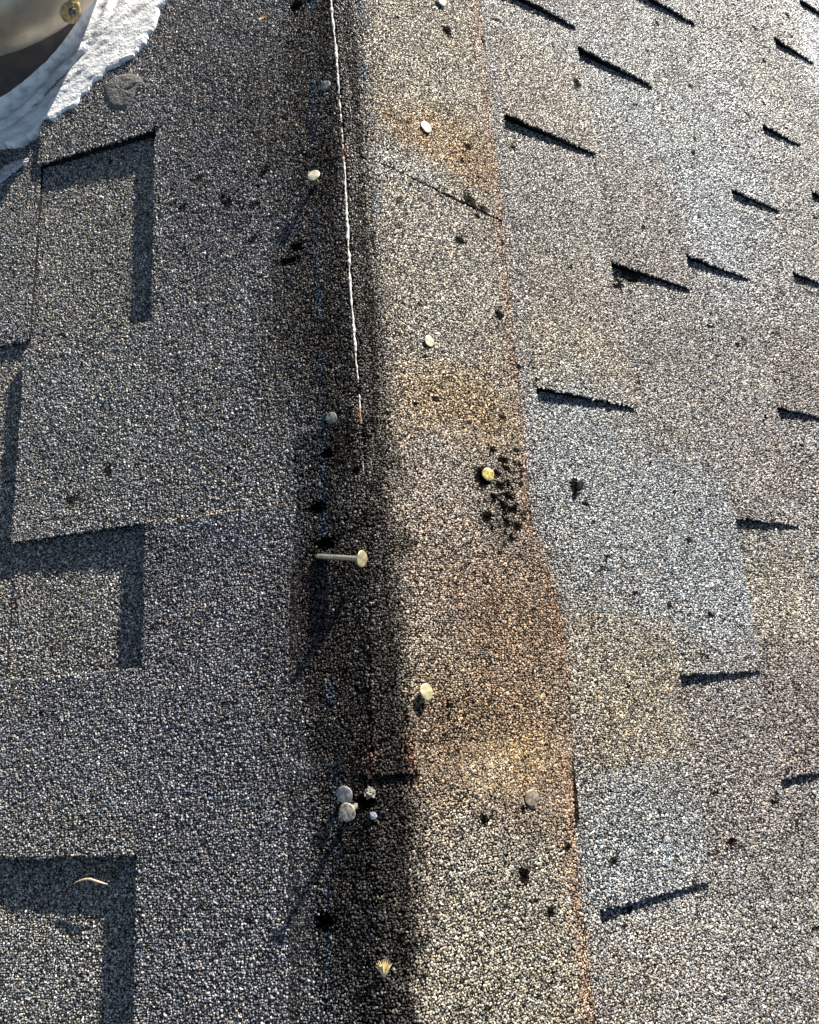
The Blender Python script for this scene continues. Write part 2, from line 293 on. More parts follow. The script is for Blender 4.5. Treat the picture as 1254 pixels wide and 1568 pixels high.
def cap_color(S, v):
    base = np.where((S > 0)[:, None], np.array([.24, .2, .152]), np.array([.155, .138, .12]))
    eg = np.clip((-S-32)/36, 0, 1)[:, None]*(S < 0)[:, None]; base = base*(1-eg)+np.array([.24, .232, .222])*eg
    col = apply_blobs(base, S, v, B_CAP)
    n1 = fbm(S, v, 22, 40); n2 = fbm(S, v, 7, 44)
    # weathered asphalt along the fold
    dr = np.interp(v, *DARK_R); n3 = fbm(S, v, 34, 47)
    a = 1/(1+np.exp(np.clip((S-dr-(n1-.5)*26-(n2-.5)*14)/3.6, -30, 30)))*1/(1+np.exp(np.clip(-(S+18+(n2-.5)*8+(n1-.5)*16)/3, -30, 30)))
    amt = np.interp(v, [-500, -250, -80, 100, 200, 400], [.5, .58, .74, .82, .93, .95])*(.6+.75*n3); a = np.clip(a*1.0, 0, 1)
    a = np.clip(a*amt, 0, .97)
    col = col*(1-a)[:, None]+np.array([.030, .026, .023])*a[:, None]
    core = np.exp(-((S-4-(n1-.5)*10)/5.0)**2)*.8*(.5+n2)
    col = col*(1-np.clip(core, 0, .92))[:, None]+np.array([.028, .024, .022])*np.clip(core, 0, .92)[:, None]
    # softer dirt further left, darkest towards the lower end
    a = np.exp(-((S+24)/22)**2)*(.15+.42*np.clip((v+100)/200, 0, 1))*(n1*1.3)*(S < -8)
    a = np.clip(a, 0, .8); col = col*(1-a)[:, None]+np.array([.035, .032, .028])*a[:, None]
    streak = np.clip((fbm(S*2.2, v*.55, 30, 63)-.36)*4, 0, 1)*np.exp(-((S+34)/24)**2)*(S < -10)*1.3*np.interp(v, [-500, 100, 250], [.6, .6, .3])
    col = col*(1-streak)[:, None]+np.array([.055, .04, .029])*streak[:, None]
    # blue chalk lines
    for (xs, k, side) in ((L_CHALK, .75, -1), (R_CHALK, .8, 1)):
        c = np.interp(v, *xs); g = np.exp(-((S-c)/3.4)**2)*k*np.clip((fbm(S*2, v, 24, 50+side)-.42)*4, 0, 1)
        if side > 0: g = g*np.clip((-120-v)/80, 0, 1)
        col = col*(1-g)[:, None]+np.array([.05, .09, .13])*g[:, None]
    # rust along the right edge
    e = np.interp(v, *EDGE_R); g = np.exp(-((S-e+5)/8)**2)*.65*np.clip((fbm(S*1.5, v, 26, 60)-.28)*4, 0, 1)
    col = col*(1-g)[:, None]+np.array([.25, .145, .09])*g[:, None]
    # rusty ends at the fold
    for (px_, py_) in ((566, 1165), (628, 1150), (550, 635), (528, 225), (566, 200)):
        c = pix(px_, py_, 'L' if px_ < 600 and py_ > 200 and px_ != 566 or py_ == 1165 else 'R', 2)
        sg = -1 if (px_ < 600 and px_ != 566) or py_ == 1165 else 1
        g = np.exp(-((S-sg*c[0])/3.2)**2-((v-c[1])/16)**2)*.6*(n2 > .42)
        col = col*(1-g)[:, None]+np.array([.27, .12, .07])*g[:, None]
    col *= (.82+.36*fbm(S, v, 40, 70))[:, None]
    return np.clip(col, .008, 1)

# ------------------------------------------------------------------ granules: small angular stones on a surface
def granules(P, N, T1, T2, r, colr):
    """P (n,3) points, N normals, T1,T2 tangents, r (n,) radii, colr (n,3) -> verts (8n,3), faces (5n,4), col (8n,4)"""
    n = len(P); V = np.zeros((n, 6, 3)); a0 = rng.random(n)*6.283
    asp = .75+.6*rng.random(n); c0, s0 = np.cos(a0), np.sin(a0)
    tx = rng.normal(0, .28, n); ty = rng.normal(0, .28, n); hgt = r*(.5+.42*rng.random(n))
    ox = rng.normal(0, .14, n)*r; oy = rng.normal(0, .2, n)*r
    def put(k, x, y, z): V[:, k] = P+(x*c0-y*s0)[:, None]*T1+(x*s0+y*c0)[:, None]*T2+z[:, None]*N
    for k in range(4):
        ang = math.pi/4+k*math.pi/2+rng.normal(0, .34, n); rr = r*1.12*(.82+.36*rng.random(n))
        put(k, np.cos(ang)*rr*asp, np.sin(ang)*rr/asp, -.2*r)
    e = r*(.22+.4*rng.random(n)); sk = rng.normal(0, .25, n)*r
    for k, sg in ((4, 1), (5, -1)):                      # short crest: 4 is at +x, 5 at -x
        x = ox+sg*e; y = oy+sg*sk; put(k, x, y, hgt+tx*x+ty*y)
    f = np.array([[0, 1, 5, 4], [2, 3, 4, 5]]); t = np.array([[1, 2, 5], [3, 0, 4]]); o_ = 6*np.arange(n)[:, None, None]
    C = np.ones((n, 6, 4)); C[:, :, :3] = colr[:, None, :]
    return V.reshape(-1, 3), (f[None]+o_).reshape(-1, 4), C.reshape(-1, 4), (t[None]+o_).reshape(-1, 3)
def vary(col):
    n = len(col); k = np.exp(rng.normal(.02, .44, n)); q = rng.random(n)
    k = np.where(q < .13, k*.22, k); k = np.where(q > .94, k*1.6, k)
    hue = rng.normal(0, .07, n)
    out = col*k[:, None]*np.stack([1+hue, np.ones(n), 1-hue*1.2], 1)
    return np.clip(out, .002, .85)
def scatter(u0, u1, v0, v1, pitch):
    nu = max(1, int((u1-u0)/pitch)); nv = max(1, int((v1-v0)/pitch))
    gu, gv = np.meshgrid(u0+(np.arange(nu)+.5)*(u1-u0)/nu, v0+(np.arange(nv)+.5)*(v1-v0)/nv, indexing='ij')
    gu[:, 1::2] += pitch*.25; gu[:, ::2] -= pitch*.25
    gu = gu.ravel()+rng.uniform(-.36, .36, gu.size)*pitch; gv = gv.ravel()+rng.uniform(-.36, .36, gv.size)*pitch
    return gu, gv
def pitch_at(side, u):
    return 1.68 if side == 'L' else (1.68 if u < 200 else 1.72 if u < 330 else 1.92 if u < 460 else 2.2 if u < 600 else 2.6)

def relief(side, u, v):
    s = 5 if side == 'L' else 15
    return (fbm(u, v, 55, s)-.5)*1.1+(fbm(u, v, 16, s+3)-.5)*.35
def piece(name, side, u0, u1, v0, v1, h0, h1, tone, parent, holes=(), thick=4.0, skew=(0, 0), under=True, sealed_dark=1.0):
    """one flat piece of shingle: slab with ragged rim + granules. u0..u1 across the course, v0..v1 along it; h0,h1 heights at top and butt."""
    sg = 1 if side == 'R' else -1
    hf = lambda u, v: h0+(h1-h0)*(u-u0)/(u1-u0)+relief(side, u, v)
    st = 7.0; nu = max(2, int((u1-u0)/st)); nv = max(2, int((v1-v0)/st))
    gu, gv = np.meshgrid(np.linspace(u0, u1, nu+1), np.linspace(v0, v1, nv+1), indexing='ij')
    rag = (fbm(gv, gu, 7, 80)-.5)*1.1
    gu2 = gu.copy(); gu2[-1] += rag[-1]; gv2 = gv.copy(); rag2 = (fbm(gu, gv, 12, 83)-.5)*3.4
    gv2[:, 0] += rag2[:, 0]+skew[0]*(gu[:, 0]-u0)/(u1-u0); gv2[:, -1] += rag2[:, -1]+skew[1]*(gu[:, -1]-u0)/(u1-u0)
    top = slope_pt(side, gu2, gv2, hf(gu2, gv2)); bot = slope_pt(side, gu2, gv2, np.minimum(hf(gu2, gv2)-.4, h0*0+min(h0, h1)-thick))
    idx = np.arange((nu+1)*(nv+1)).reshape(nu+1, nv+1)
    q = np.stack([idx[:-1, :-1], idx[1:, :-1], idx[1:, 1:], idx[:-1, 1:]], -1).reshape(-1, 4)
    if side == 'R': q = q[:, ::-1]
    nt_ = (nu+1)*(nv+1)
    ring = np.concatenate([idx[:, 0], idx[-1, 1:], idx[-2::-1, -1], idx[0, -2::-1]])
    # side walls get their own vertices so that they stay bare asphalt
    tp = top.reshape(-1, 3); bt = bot.reshape(-1, 3)
    rv = np.concatenate([tp[ring], bt[ring]]); m = len(ring)
    wq = np.stack([nt_+np.arange(m-1), nt_+np.arange(1, m), nt_+m+np.arange(1, m), nt_+m+np.arange(m-1)], -1)
    V = [tp, rv]; Fq = [q, wq]
    zone = inframe(tp)
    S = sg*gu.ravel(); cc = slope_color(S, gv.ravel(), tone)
    sm = spot_mask(S, gv.ravel())
    cc = cc*np.where(zone, .3 if side == 'L' else .12, 1.0)[:, None]*(1-.97*sm)[:, None]
    wcol = np.tile([.013, .013, .013, 1.0], (2*m, 1))
    if side == 'R': fr = np.isin(ring, idx[-1]); wcol[np.concatenate([fr, fr]), :3] = .07
    C = [np.concatenate([cc, np.zeros((nt_, 1))], 1), wcol]
    TR = None
    pit = pitch_at(side, (u0+u1)/2)
    if zone.any():
        pu, pv = scatter(u0, u1, v0, v1, pit)
        P0 = slope_pt(side, pu, pv, np.zeros_like(pu)); k = inframe(P0)
        for (a, b, c, d) in holes: k &= ~((pu > a) & (pu < b) & (pv > c) & (pv < d))
        S_ = sg*pu
        if side == 'R': k &= S_ > np.interp(pv, *EDGE_R)-4
        else: k &= S_ < np.interp(pv, *EDGE_L)+1.5
        pu, pv = pu[k], pv[k]
        if len(pu):
            lo = None
            if name == 'shingle_tab':                        # loose stones hanging along the cut end
                ne = int((u1-u0)/1.7); eu = rng.uniform(u0+2, u1, ne); ev = v1+skew[1]*0+(fbm(eu, eu*0+v1, 12, 83)-.5)*2.4+rng.uniform(-.8, 1.1, ne)
                ke = inframe(slope_pt(side, eu, ev, 0*eu))
                if side == 'R': ke &= eu > np.interp(ev, *EDGE_R)
                eu, ev = eu[ke], ev[ke]; lo = np.concatenate([np.zeros(len(pu)), rng.uniform(0, 1.2, len(eu))]); pu = np.concatenate([pu, eu]); pv = np.concatenate([pv, ev])
            if lo is None: lo = np.zeros(len(pu))
            S_ = sg*pu; sm = spot_mask(S_, pv); k = rng.random(len(pu)) > np.clip(sm*.85, 0, .99)+.03; pu, pv, S_, sm, lo = pu[k], pv[k], S_[k], sm[k], lo[k]
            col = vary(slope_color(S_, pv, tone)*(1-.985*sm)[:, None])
            P = slope_pt(side, pu, pv, hf(pu, pv)-lo); n = len(pu)
            Nn, A = (nR, aR) if side == 'R' else (nL, aL)
            r = pit*.54*np.clip(np.exp(rng.normal(0, .27, n)), .5, 1.55)
            gV, gF, gC, gT = granules(P, np.tile(Nn, (n, 1)), np.tile(A, (n, 1)), np.tile(UP if side=='L' else -UP, (n, 1)) if False else np.tile(np.cross(Nn, A), (n, 1)), r, col)
            off = nt_+2*m; TR = gT+off; V.append(gV); Fq.append(gF+off); C.append(gC)
    V = np.concatenate(V); Fq = np.concatenate(Fq); C = np.concatenate(C)
    return link(name, mesh_np(name, V, Fq, C, None, TR), GR, parent)

def course(slope, side, u0, u1, vmin, vmax, hc, ht, tabs, tone=(1, 1, 1)):
    """backing strip + its raised tabs; tabs: (v0, v1, tone[, skew0, skew1][, h0, h1])"""
    holes = [(u0-1, u1-0.0, a[0]+.3, a[1]-.3) for a in tabs]
    sh = piece('shingle', side, u0, u1, vmin, vmax, hc[0], hc[1], tone, slope, holes)
    for tb in tabs:
        hh = tb[3] if len(tb) > 3 else ht
        piece('shingle_tab', side, u0-.2, u1+.4, tb[0], tb[1], hh[0], hh[1], tb[2], sh, thick=2.6)
    return sh

# ------------------------------------------------------------------ the setting
ground = empty('ground'); bpy.data.objects.remove(ground)
g = bmesh.new(); bmesh.ops.create_grid(g, x_segments=8, y_segments=8, size=120)
me = bpy.data.meshes.new('ground'); g.to_mesh(me); g.free(); go = link('ground', me, DECK); tag(go, kind='structure')

VM0, VM1 = -1330, 640
def sheathing(name, side):
    """the slope below the shingles, running on down to the eaves"""
    U = 2600; V = []; 
    for h in (-14., -30.):
        for (u, v) in ((0, -1900), (U, -1900), (U, 1500), (0, 1500)): V.append(slope_pt(side, np.array(float(u)), np.array(float(v)), np.array(float(h))))
    V = np.array(V); f = np.array([[0, 1, 2, 3], [7, 6, 5, 4], [0, 4, 5, 1], [1, 5, 6, 2], [2, 6, 7, 3], [3, 7, 4, 0]])
    C = np.tile([.2, .19, .17, 0.0], (8, 1))
    o = link(name, mesh_np(name, V, f, C), GR); tag(o, kind='structure'); return o
slopeR = sheathing('roof_slope', 'R'); slopeL = sheathing('roof_slope', 'L')

W1 = (1, 1, 1); Bt = (1.03, 1.05, 1.06); Tt = (1.08, 1.03, .96); Dk = (.9, .87, .86); Lt = (1.12, 1.12, 1.1)
# right slope: courses run along the ridge, every tab's downhill end faces away from the sun
UB = [20, 185, 321, 457, 590, 712, 826, 947, 1075, 1210]
HC, HT = (-9.2, .1), (-.1, 4.0)
pv_ = lambda x, y: pix(x, y, 'R', 1.0)[1]
course(slopeR, 'R', UB[0], UB[1], -760, 560, (-6.0, -.3), (-6, 0), [])
course(slopeR, 'R', UB[1], UB[2], -900, 560, HC, HT, [(-760, -640, W1), (-575, -456, Tt), (-290, -141, Tt), (75, 205, Tt), (205.4, 310, Bt), (420, 540, W1)], Lt)
course(slopeR, 'R', UB[2], UB[3], -1000, 560, HC, HT, [(-745, -616, W1), (-470, -318, Dk), (-95, 131, Bt), (292, 470, W1)], W1)
course(slopeR, 'R', UB[3], UB[4], -1150, 600, HC, HT, [(-890, -791, Bt), (-575, -371, Bt), (-235, -36, W1), (96, 238, Dk), (380, 520, W1)], W1)
course(slopeR, 'R', UB[4], UB[5], -1200, 600, HC, HT, [(-1190, -1030, W1), (-700, -517, W1), (-320, -193, Dk), (-20, 190, W1), (300, 420, W1)], W1)
course(slopeR, 'R', UB[5], UB[6], -1330, 640, HC, HT, [(-1320, -1150, W1), (-800, -679, Tt), (-560, -421, W1), (-250, -60, W1), (60, 240, Dk)], W1)
course(slopeR, 'R', UB[6], UB[7], -1330, 640, HC, HT, [(-1050, -902, Lt), (-720, -600, W1), (-470, -300, W1), (-160, 60, W1)], W1)
course(slopeR, 'R', UB[7], UB[8], -1400, 640, HC, HT, [(-1180, -1062, Lt), (-880, -760, W1), (-600, -420, W1), (-200, 0, W1)], W1)
course(slopeR, 'R', UB[8], UB[9], -1500, 640, HC, HT, [(-1320, -1150, W1), (-960, -820, W1)], W1)
# left slope
Ld = (.92, .92, .95)
s1 = piece('shingle', 'L', 20, 206, -900, 560, -5.5, -3.0, W1, slopeL, [(0, 400, -900, 560)])
piece('shingle_tab', 'L', 60, 206, -900, -20, -1.3, 0, W1, s1, thick=3.2)
piece('shingle_tab', 'L', 60, 206, -19.2, 560, -1.0, .5, Ld, s1, thick=3.2)
course(slopeL, 'L', 206.4, 345, -900, 160, (-9.2, -5.0), (0.0, 1.8),
       [(-760, -422, W1, (.3, 1.9)), (-211, -21, Lt, (-.1, 1.6))], (1.1, 1.08, 1.02))
course(slopeL, 'L', 206.4, 345, 160.4, 560, (-11.0, -7.0), (0.0, 1.6), [], (1.1, 1.08, 1.02))
piece('shingle_tab', 'L', 206.2, 345.4, 100, 239, .4, 2.0, W1, [o for o in slopeL.children][-1], thick=6)
course(slopeL, 'L', 345.2, 484, -900, 560, (-6.0, -3.5), (-2.2, 1.2), [(-560, -224, W1), (30, 200, W1)], (1.1, 1.08, 1.02))
course(slopeL, 'L', 484.4, 620, -900, 560, (-3.0, -1), (-.6, 1.2), [(-760, -560, W1), (-400, -180, W1), (20, 180, W1)], W1)

# ------------------------------------------------------------------ ridge caps: bent over the fold
SL, SR = -14.0, 14.0
_S = np.arange(-400, 400, .5)
_P2 = np.where((_S >= 0)[:, None], _S[:, None]*aR[None, [0, 2]], -_S[:, None]*aL[None, [0, 2]])
A2 = -SL*aL[[0, 2]]; B2 = SR*aR[[0, 2]]; mid = (_S > SL) & (_S < SR); tau = ((_S-SL)/(SR-SL))[:, None]
_P2 = np.where(mid[:, None], A2*(1-tau)+B2*tau+np.array([0, 1.0])*(4*tau*(1-tau)*.9), _P2)
k_ = np.exp(-.5*(np.arange(-12, 13)*.5/1.6)**2); k_ /= k_.sum()
_P2s = np.stack([np.convolve(_P2[:, i], k_, 'same') for i in range(2)], 1); _P2s[:40] = _P2[:40]; _P2s[-40:] = _P2[-40:]
_T = np.gradient(_P2s, axis=0); _T /= np.linalg.norm(_T, axis=1)[:, None]; _N2 = np.stack([-_T[:, 1], _T[:, 0]], 1)
def cap_h(S, v, v0, v1, lift, prof=(1, 1)):
    off = np.interp(S, [-400, -80, -66, -20, 22, 60, 165, 400], [-1.3, -1.3, -1.0, .9, 1.0, 1.0, 1.6, 1.6])
    w_ = np.clip((v-v0)/(v1-v0), 0, 1)
    step = np.interp(S, [-80, -30, -16, -13, 18, 24, 90, 120, 165], [.0, .12, .3, prof[0], prof[0], .3*prof[1], .45*prof[1], .55*prof[1], .55*prof[1]])*lift
    crackd = -.9*np.exp(-((S-np.interp(v, *CRACK)-1.6)/.9)**2)*np.clip((-60-v)/40, .75, 1)*(v < 198)     # the split beside the fibre lip
    fold2 = -.55*np.exp(-((S-11.5-.9*np.sin(v/37.))/1.0)**2)
    return off+step*w_**2+crackd+fold2+np.clip((-S-20)/25, 0, 1)*relief('L', -S, v)+np.clip((S+45)/25, 0, 1)*((fbm(S, v, 45, 90)-.5)*1.0+(fbm(S, v, 13, 93)-.5)*.4)
def cap_pt(S, v, h):
    x = np.interp(S, _S, _P2s[:, 0]); z = np.interp(S, _S, _P2s[:, 1]); nx = np.interp(S, _S, _N2[:, 0]); nz_ = np.interp(S, _S, _N2[:, 1])
    return np.stack([x+nx*h, -v, z+nz_*h+RIDGE_Z], -1), np.stack([nx, 0*nx, nz_], -1)
ridge = empty('ridge', (0, 0, RIDGE_Z*MM)); tag(ridge, kind='structure')
def cap(v0, v1, lift, drop, prof=(1, 1)):
    """cap shingle whose lower end is at v1; it runs up under nothing and is lapped over by the one uphill at v0"""
    sgrid = np.unique(np.concatenate([np.linspace(0, 1, 21)[:0], np.arange(-26, 30, 1.0)]))
    nv = int((v1-v0)/5)+1; vs = np.linspace(v0, v1, nv)
    rows = []
    for v in vs:
        eL = np.interp(v, *EDGE_L); eR = np.interp(v, *EDGE_R)
        rows.append(np.concatenate([np.linspace(eL, -27, 10), sgrid, np.linspace(31, eR, 22)]))
    S = np.array(rows); Vv = np.repeat(vs[:, None], S.shape[1], 1)
    endj = (fbm(S[-1], S[-1]*0, 9, 97)-.5)*2.0; Vv[-1] += endj
    Vv[-1] += np.interp(S[-1], [-80, -30, 20, 165], drop)
    h = cap_h(S, Vv, v0, v1, lift, prof); P, _ = cap_pt(S, Vv, h); Pb, _ = cap_pt(S, Vv, h-np.maximum(3.0, lift+1.2))
    nr, nc = S.shape; idx = np.arange(nr*nc).reshape(nr, nc)
    q = np.stack([idx[:-1, :-1], idx[1:, :-1], idx[1:, 1:], idx[:-1, 1:]], -1).reshape(-1, 4)
    ring = np.concatenate([idx[:, 0], idx[-1, 1:], idx[-2::-1, -1], idx[0, -2::-1]]); m = len(ring); nt_ = nr*nc
    P = P.reshape(-1, 3); Pb = Pb.reshape(-1, 3)
    wq = np.stack([nt_+np.arange(m-1), nt_+np.arange(1, m), nt_+m+np.arange(1, m), nt_+m+np.arange(m-1)], -1)
    cc = cap_color(S.ravel(), Vv.ravel()); sm = spot_mask(S.ravel(), Vv.ravel()); zone = inframe(P)
    cc = cc*np.where(zone, .11, 1)[:, None]*(1-.97*sm)[:, None]
    V = [P, np.concatenate([P[ring], Pb[ring]])]; Fq = [q, wq]
    C = [np.concatenate([cc, np.zeros((nt_, 1))], 1), np.tile([.016, .015, .016, 1.], (2*m, 1))]
    TR = None; pit = 1.64; pu, pv = scatter(-110, 182, v0-2, v1+70, pit)
    dv = np.interp(pu, [-80, -30, 20, 165], drop)+v1
    k = (pv < dv+rng.normal(0, .5, len(pv))) & (pv > v0) & (pu > np.interp(pv, *EDGE_L)-.8) & (pu < np.interp(pv, *EDGE_R)-.5)
    pu, pv = pu[k], pv[k]
    if len(pu):
        h_ = cap_h(pu, pv, v0, v1, lift, prof); PP, NN = cap_pt(pu, pv, h_); k = inframe(PP)
        pu, pv, PP, NN = pu[k], pv[k], PP[k], NN[k]
    if len(pu):
        sm = spot_mask(pu, pv)
        worn = np.clip((fbm(pu, pv, 12, 99)-.45)*2, 0, 1)*.25*np.exp(-(pu/30)**2)
        crk = np.exp(-((pu-np.interp(pv, *CRACK)-1.0)/1.2)**2)*np.clip((-60-pv)/40, .75, 1)*(pv < 198)
        k = rng.random(len(pu)) > np.clip(sm*.85+worn+crk*.8, 0, .99)+.03
        pu, pv, PP, NN, sm = pu[k], pv[k], PP[k], NN[k], sm[k]; n = len(pu)
        col = vary(cap_color(pu, pv)*(1-.985*sm)[:, None]); T1 = np.stack([NN[:, 2], 0*NN[:, 0], -NN[:, 0]], 1); T2 = np.cross(NN, T1)
        gV, gF, gC, gT = granules(PP, NN, T1, T2, pit*.54*np.clip(np.exp(rng.normal(0, .27, n)), .5, 1.55), col)
        V.append(gV); Fq.append(gF+nt_+2*m); C.append(gC); TR = gT+nt_+2*m
    return link('cap_shingle', mesh_np('cap_shingle', np.concatenate(V), np.concatenate(Fq), np.concatenate(C), None, TR), GR, ridge)
vE = [pix(568, 227, 'L', 1)[1], pix(560, 642, 'L', 1)[1], pix(590, 1190, 'R', 1)[1]]
caps = [cap(-860, -600, 2.0, (0, 0, 0, 0)), cap(-610, vE[0], 2.0, (4, 0, 0, 14), (.35, 1.4)), cap(vE[0]-6, vE[1], 1.0, (3, 0, 0, 10), (.5, .6)),
        cap(vE[1]-4, vE[2], 3.6, (-4, -3, 0, 50), (1, .08)), cap(vE[2]-16, 640, 2, (0, 0, 0, 0))]

def lip(va, vb, wdt, hgt, mat, parent, keep=.0, seed=1, dx=0):
    """torn edge of the glass mat standing up along the split"""
    vs = np.arange(va, vb, .8); n = len(vs); c = np.interp(vs, *CRACK)+dx+(fbm(vs, vs*0, 9, seed)-.5)*1.5
    on = fbm(vs, vs*0+9, 12, seed+5); amp = np.clip((on-keep)*3, .12, 1)
    hh = hgt*amp*(.55+.9*noise(vs, vs*0, 2.2, seed+9)); ww = wdt*amp*(.5+noise(vs, vs*0+3, 3.1, seed+2))
    prof = [(-.6, -.6), (-.35, .75), (.1, 1.0), (.5, .6), (.6, -.6)]; V = []
    for (a, b) in prof:
        S_ = c+a*ww; h_ = .7+b*hh*np.where(b > 0, 1, 1.2); P, _ = cap_pt(S_, vs, h_); V.append(P)
    V = np.stack(V, 1).reshape(-1, 3); m = len(prof); idx = np.arange(n*m).reshape(n, m)
    q = np.stack([idx[:-1, :-1], idx[1:, :-1], idx[1:, 1:], idx[:-1, 1:]], -1).reshape(-1, 4)
    return link('torn_edge', mesh_np('torn_edge', V, q), mat, parent)
lip(-600, vE[0], 2.5, 1.8, FIBRE, caps[1], .16, 1)
lip(vE[0]+1, vE[1]-8, 2.4, 1.7, FIBRE, caps[2], .16, 4)
lip(vE[1]-8, vE[1]+3, 2.4, 1.3, RUST, caps[2], .1, 7)
lip(vE[1]+20, 60, 1.0, .7, FIBRE, caps[3], .5, 9)
lip(vE[2]-40, vE[2]+1, 2.6, 1.8, RUST, caps[3], .2, 12)

# ------------------------------------------------------------------ nails
def revolve(prof, seg=28):
    bm = bmesh.new(); rings = []
    for (r, z) in prof:
        rings.append([bm.verts.new((r*math.cos(2*math.pi*k/seg), r*math.sin(2*math.pi*k/seg), z)) for k in range(seg)] if r > 1e-9 else [bm.verts.new((0, 0, z))])
    for a, b in zip(rings[:-1], rings[1:]):
        for k in range(seg):
            k2 = (k+1) % seg
            if len(a) == 1: bm.faces.new((a[0], b[k2], b[k]))
            elif len(b) == 1: bm.faces.new((a[k], a[k2], b[0]))
            else: bm.faces.new((a[k], a[k2], b[k2], b[k]))
    bmesh.ops.recalc_face_normals(bm, faces=bm.faces); return bm
def bm_obj(name, bm, mat, parent, smooth=True):
    me = bpy.data.meshes.new(name); bm.to_mesh(me); bm.free()
    for p in me.polygons: p.use_smooth = smooth
    me.materials.append(mat); o = bpy.data.objects.new(name, me); sc.collection.objects.link(o); o.parent = parent; return o
def nail(headpt, axis, label, mat, dia=12.0, length=30.0, rough=0.0, group='roofing nails driven through the ridge caps'):
    """headpt mm world, axis: unit vector from tip to head"""
    e = bpy.data.objects.new('roofing_nail', None); sc.collection.objects.link(e); e.empty_display_size = .01
    e.location = Vector(tuple(headpt*MM)); e.rotation_mode = 'QUATERNION'; e.rotation_quaternion = Vector(tuple(axis)).to_track_quat('Z', 'Y')
    tag(e, label, 'nail', group)
    R = dia/2*MM
    bm = revolve([(0, .15*MM), (R*.5, .12*MM), (R*.86, 0), (R*.97, -.2*MM), (R, -.55*MM), (R*.95, -.95*MM), (R*.45, -1.2*MM), (.0019, -1.9*MM), (.0015, -2.2*MM)])
    for v in bm.verts:
        f = 1+.025*math.sin(3*math.atan2(v.co.y, v.co.x)+headpt[0]); v.co.x *= f; v.co.y *= f*(1-.03*math.sin(headpt[1]))
        v.co.z += .00018*math.sin(v.co.x*900+headpt[1])+.00015*math.sin(v.co.y*1300+headpt[0])
    bm_obj('nail_head', bm, mat, e)
    pr = [(.0023, -1.2*MM)]; z = -2.0
    while z > -length*.55: pr += [(.00215, z*MM), (.0019, (z-.4)*MM)]; z -= .9
    pr += [(.0020, -length*.58*MM), (.0020, -(length-4)*MM), (.0007, -(length-.8)*MM), (0, -length*MM)]
    bm_obj('shank', revolve(pr, 14), STEEL, e)
    return e
def surf_head(x, y, side, h):
    u, v = pix(x, y, side, h); return slope_pt(side, np.array(u), np.array(v), np.array(h))
CAPL, CAPR = 1.2, 2.4
def lean(side, du=0, dv=0):
    N, a = (nR, aR) if side == 'R' else (nL, aL); return nz(N+du*a-dv*UP)
nail(surf_head(480, 268, 'L', 10.0), lean('L', -.1, -.12), 'cream nail head standing above the dark left face, casting a slanting shadow', ZINC_PALE, 11.5)
nail(surf_head(498, 131, 'L', 2.0), lean('L', .05, .1), 'dull grey nail head sunk in the dark face beside the upper white crack', ZINC_DULL, 10)
nail(surf_head(507, 640, 'L', 2.3), lean('L', 0, .1), 'dull grey nail head set flush beside the lower end of the white crack', ZINC_DULL, 10)
nail(surf_head(653, 194, 'R', 4.4), lean('R', 0, 0), 'smooth cream nail head in the upper brown-stained band of the ridge', ZINC_PALE, 12)
nail(surf_head(658, 522, 'R', 4.0), lean('R', .15, .1), 'cream nail head in clean grey granules above the middle tan stain', ZINC_PALE, 10.5)
nail(surf_head(748, 726, 'R', 4.4), lean('R', -.12, .05), 'yellow nail head with dark pits beside the black speckled bare patch', ZINC_YEL, 12)
nail(surf_head(654, 1059, 'R', 9.5), lean('R', .12, -.1), 'greenish tan nail head raised on its shank, lowest but one right of the fold', ZINC, 12.5)
nail(surf_head(815, 1222, 'R', 4.6), lean('R', -.25, .1), 'rust-brown nail head in the brown stain near the right cap edge', simple('zinc_rusty', (.27, .23, .18), .55, .3, 420, .3, .0003, (.12, .09, .06)), 12.5)
nail(surf_head(527, 1217, 'L', 7.0), lean('L', .05, .12), 'purplish grey nail head, the upper of the touching pair', ZINC_PURP, 11.8)
nail(surf_head(531, 1244, 'L', 19.0), lean('L', -.02, .1), 'yellowish mottled nail head, the lower of the touching pair, casting a long shadow', ZINC_SPOT, 12.3)
nail(surf_head(677, 0, 'R', 5.5), lean('R', 0, .2), 'cream nail head cut off by the top edge of the photo', ZINC_PALE, 12)
# the nail lying proud of the left face, its head over the fold
tip = surf_head(489, 852, 'L', 1.0)
u_, v_ = pix(555, 856, 'L', 12.5); hd = slope_pt('L', np.array(u_), np.array(v_), np.array(12.5)); ax = nz(hd-tip)
nail(hd, ax, 'backed-out nail lying sideways with its ribbed shank exposed and head over the fold', ZINC, 13, np.linalg.norm(hd-tip)+5)

# ------------------------------------------------------------------ the round roof vent, upper left
VC = np.array([-410., 667.]); VR = 163.0
vent = empty('roof_vent', (VC[0]*MM, VC[1]*MM, (RIDGE_Z-150)*MM))
tag(vent, 'round metal roof vent, dark tube and rounded galvanised band, at the upper left corner', 'roof vent')
def ring_obj(name, prof, mat, parent, seg=220):
    a = np.linspace(0, 2*np.pi, seg, endpoint=False); V = []
    for (r, z) in prof: V.append(np.stack([VC[0]+r*np.cos(a), VC[1]+r*np.sin(a), np.full(seg, RIDGE_Z+z)], 1))
    V = np.concatenate(V); m = len(prof); idx = np.arange(m*seg).reshape(m, seg); nx = np.roll(idx, -1, 1)
    q = np.stack([idx[:-1], nx[:-1], nx[1:], idx[1:]], -1).reshape(-1, 4)
    return link(name, mesh_np(name, V, q, None, np.ones(len(q), bool)), mat, parent)
ring_obj('base_tube', [(VR, -330), (VR, -200), (VR, -120), (VR, -70), (VR-1, -40)], DARKM, vent)
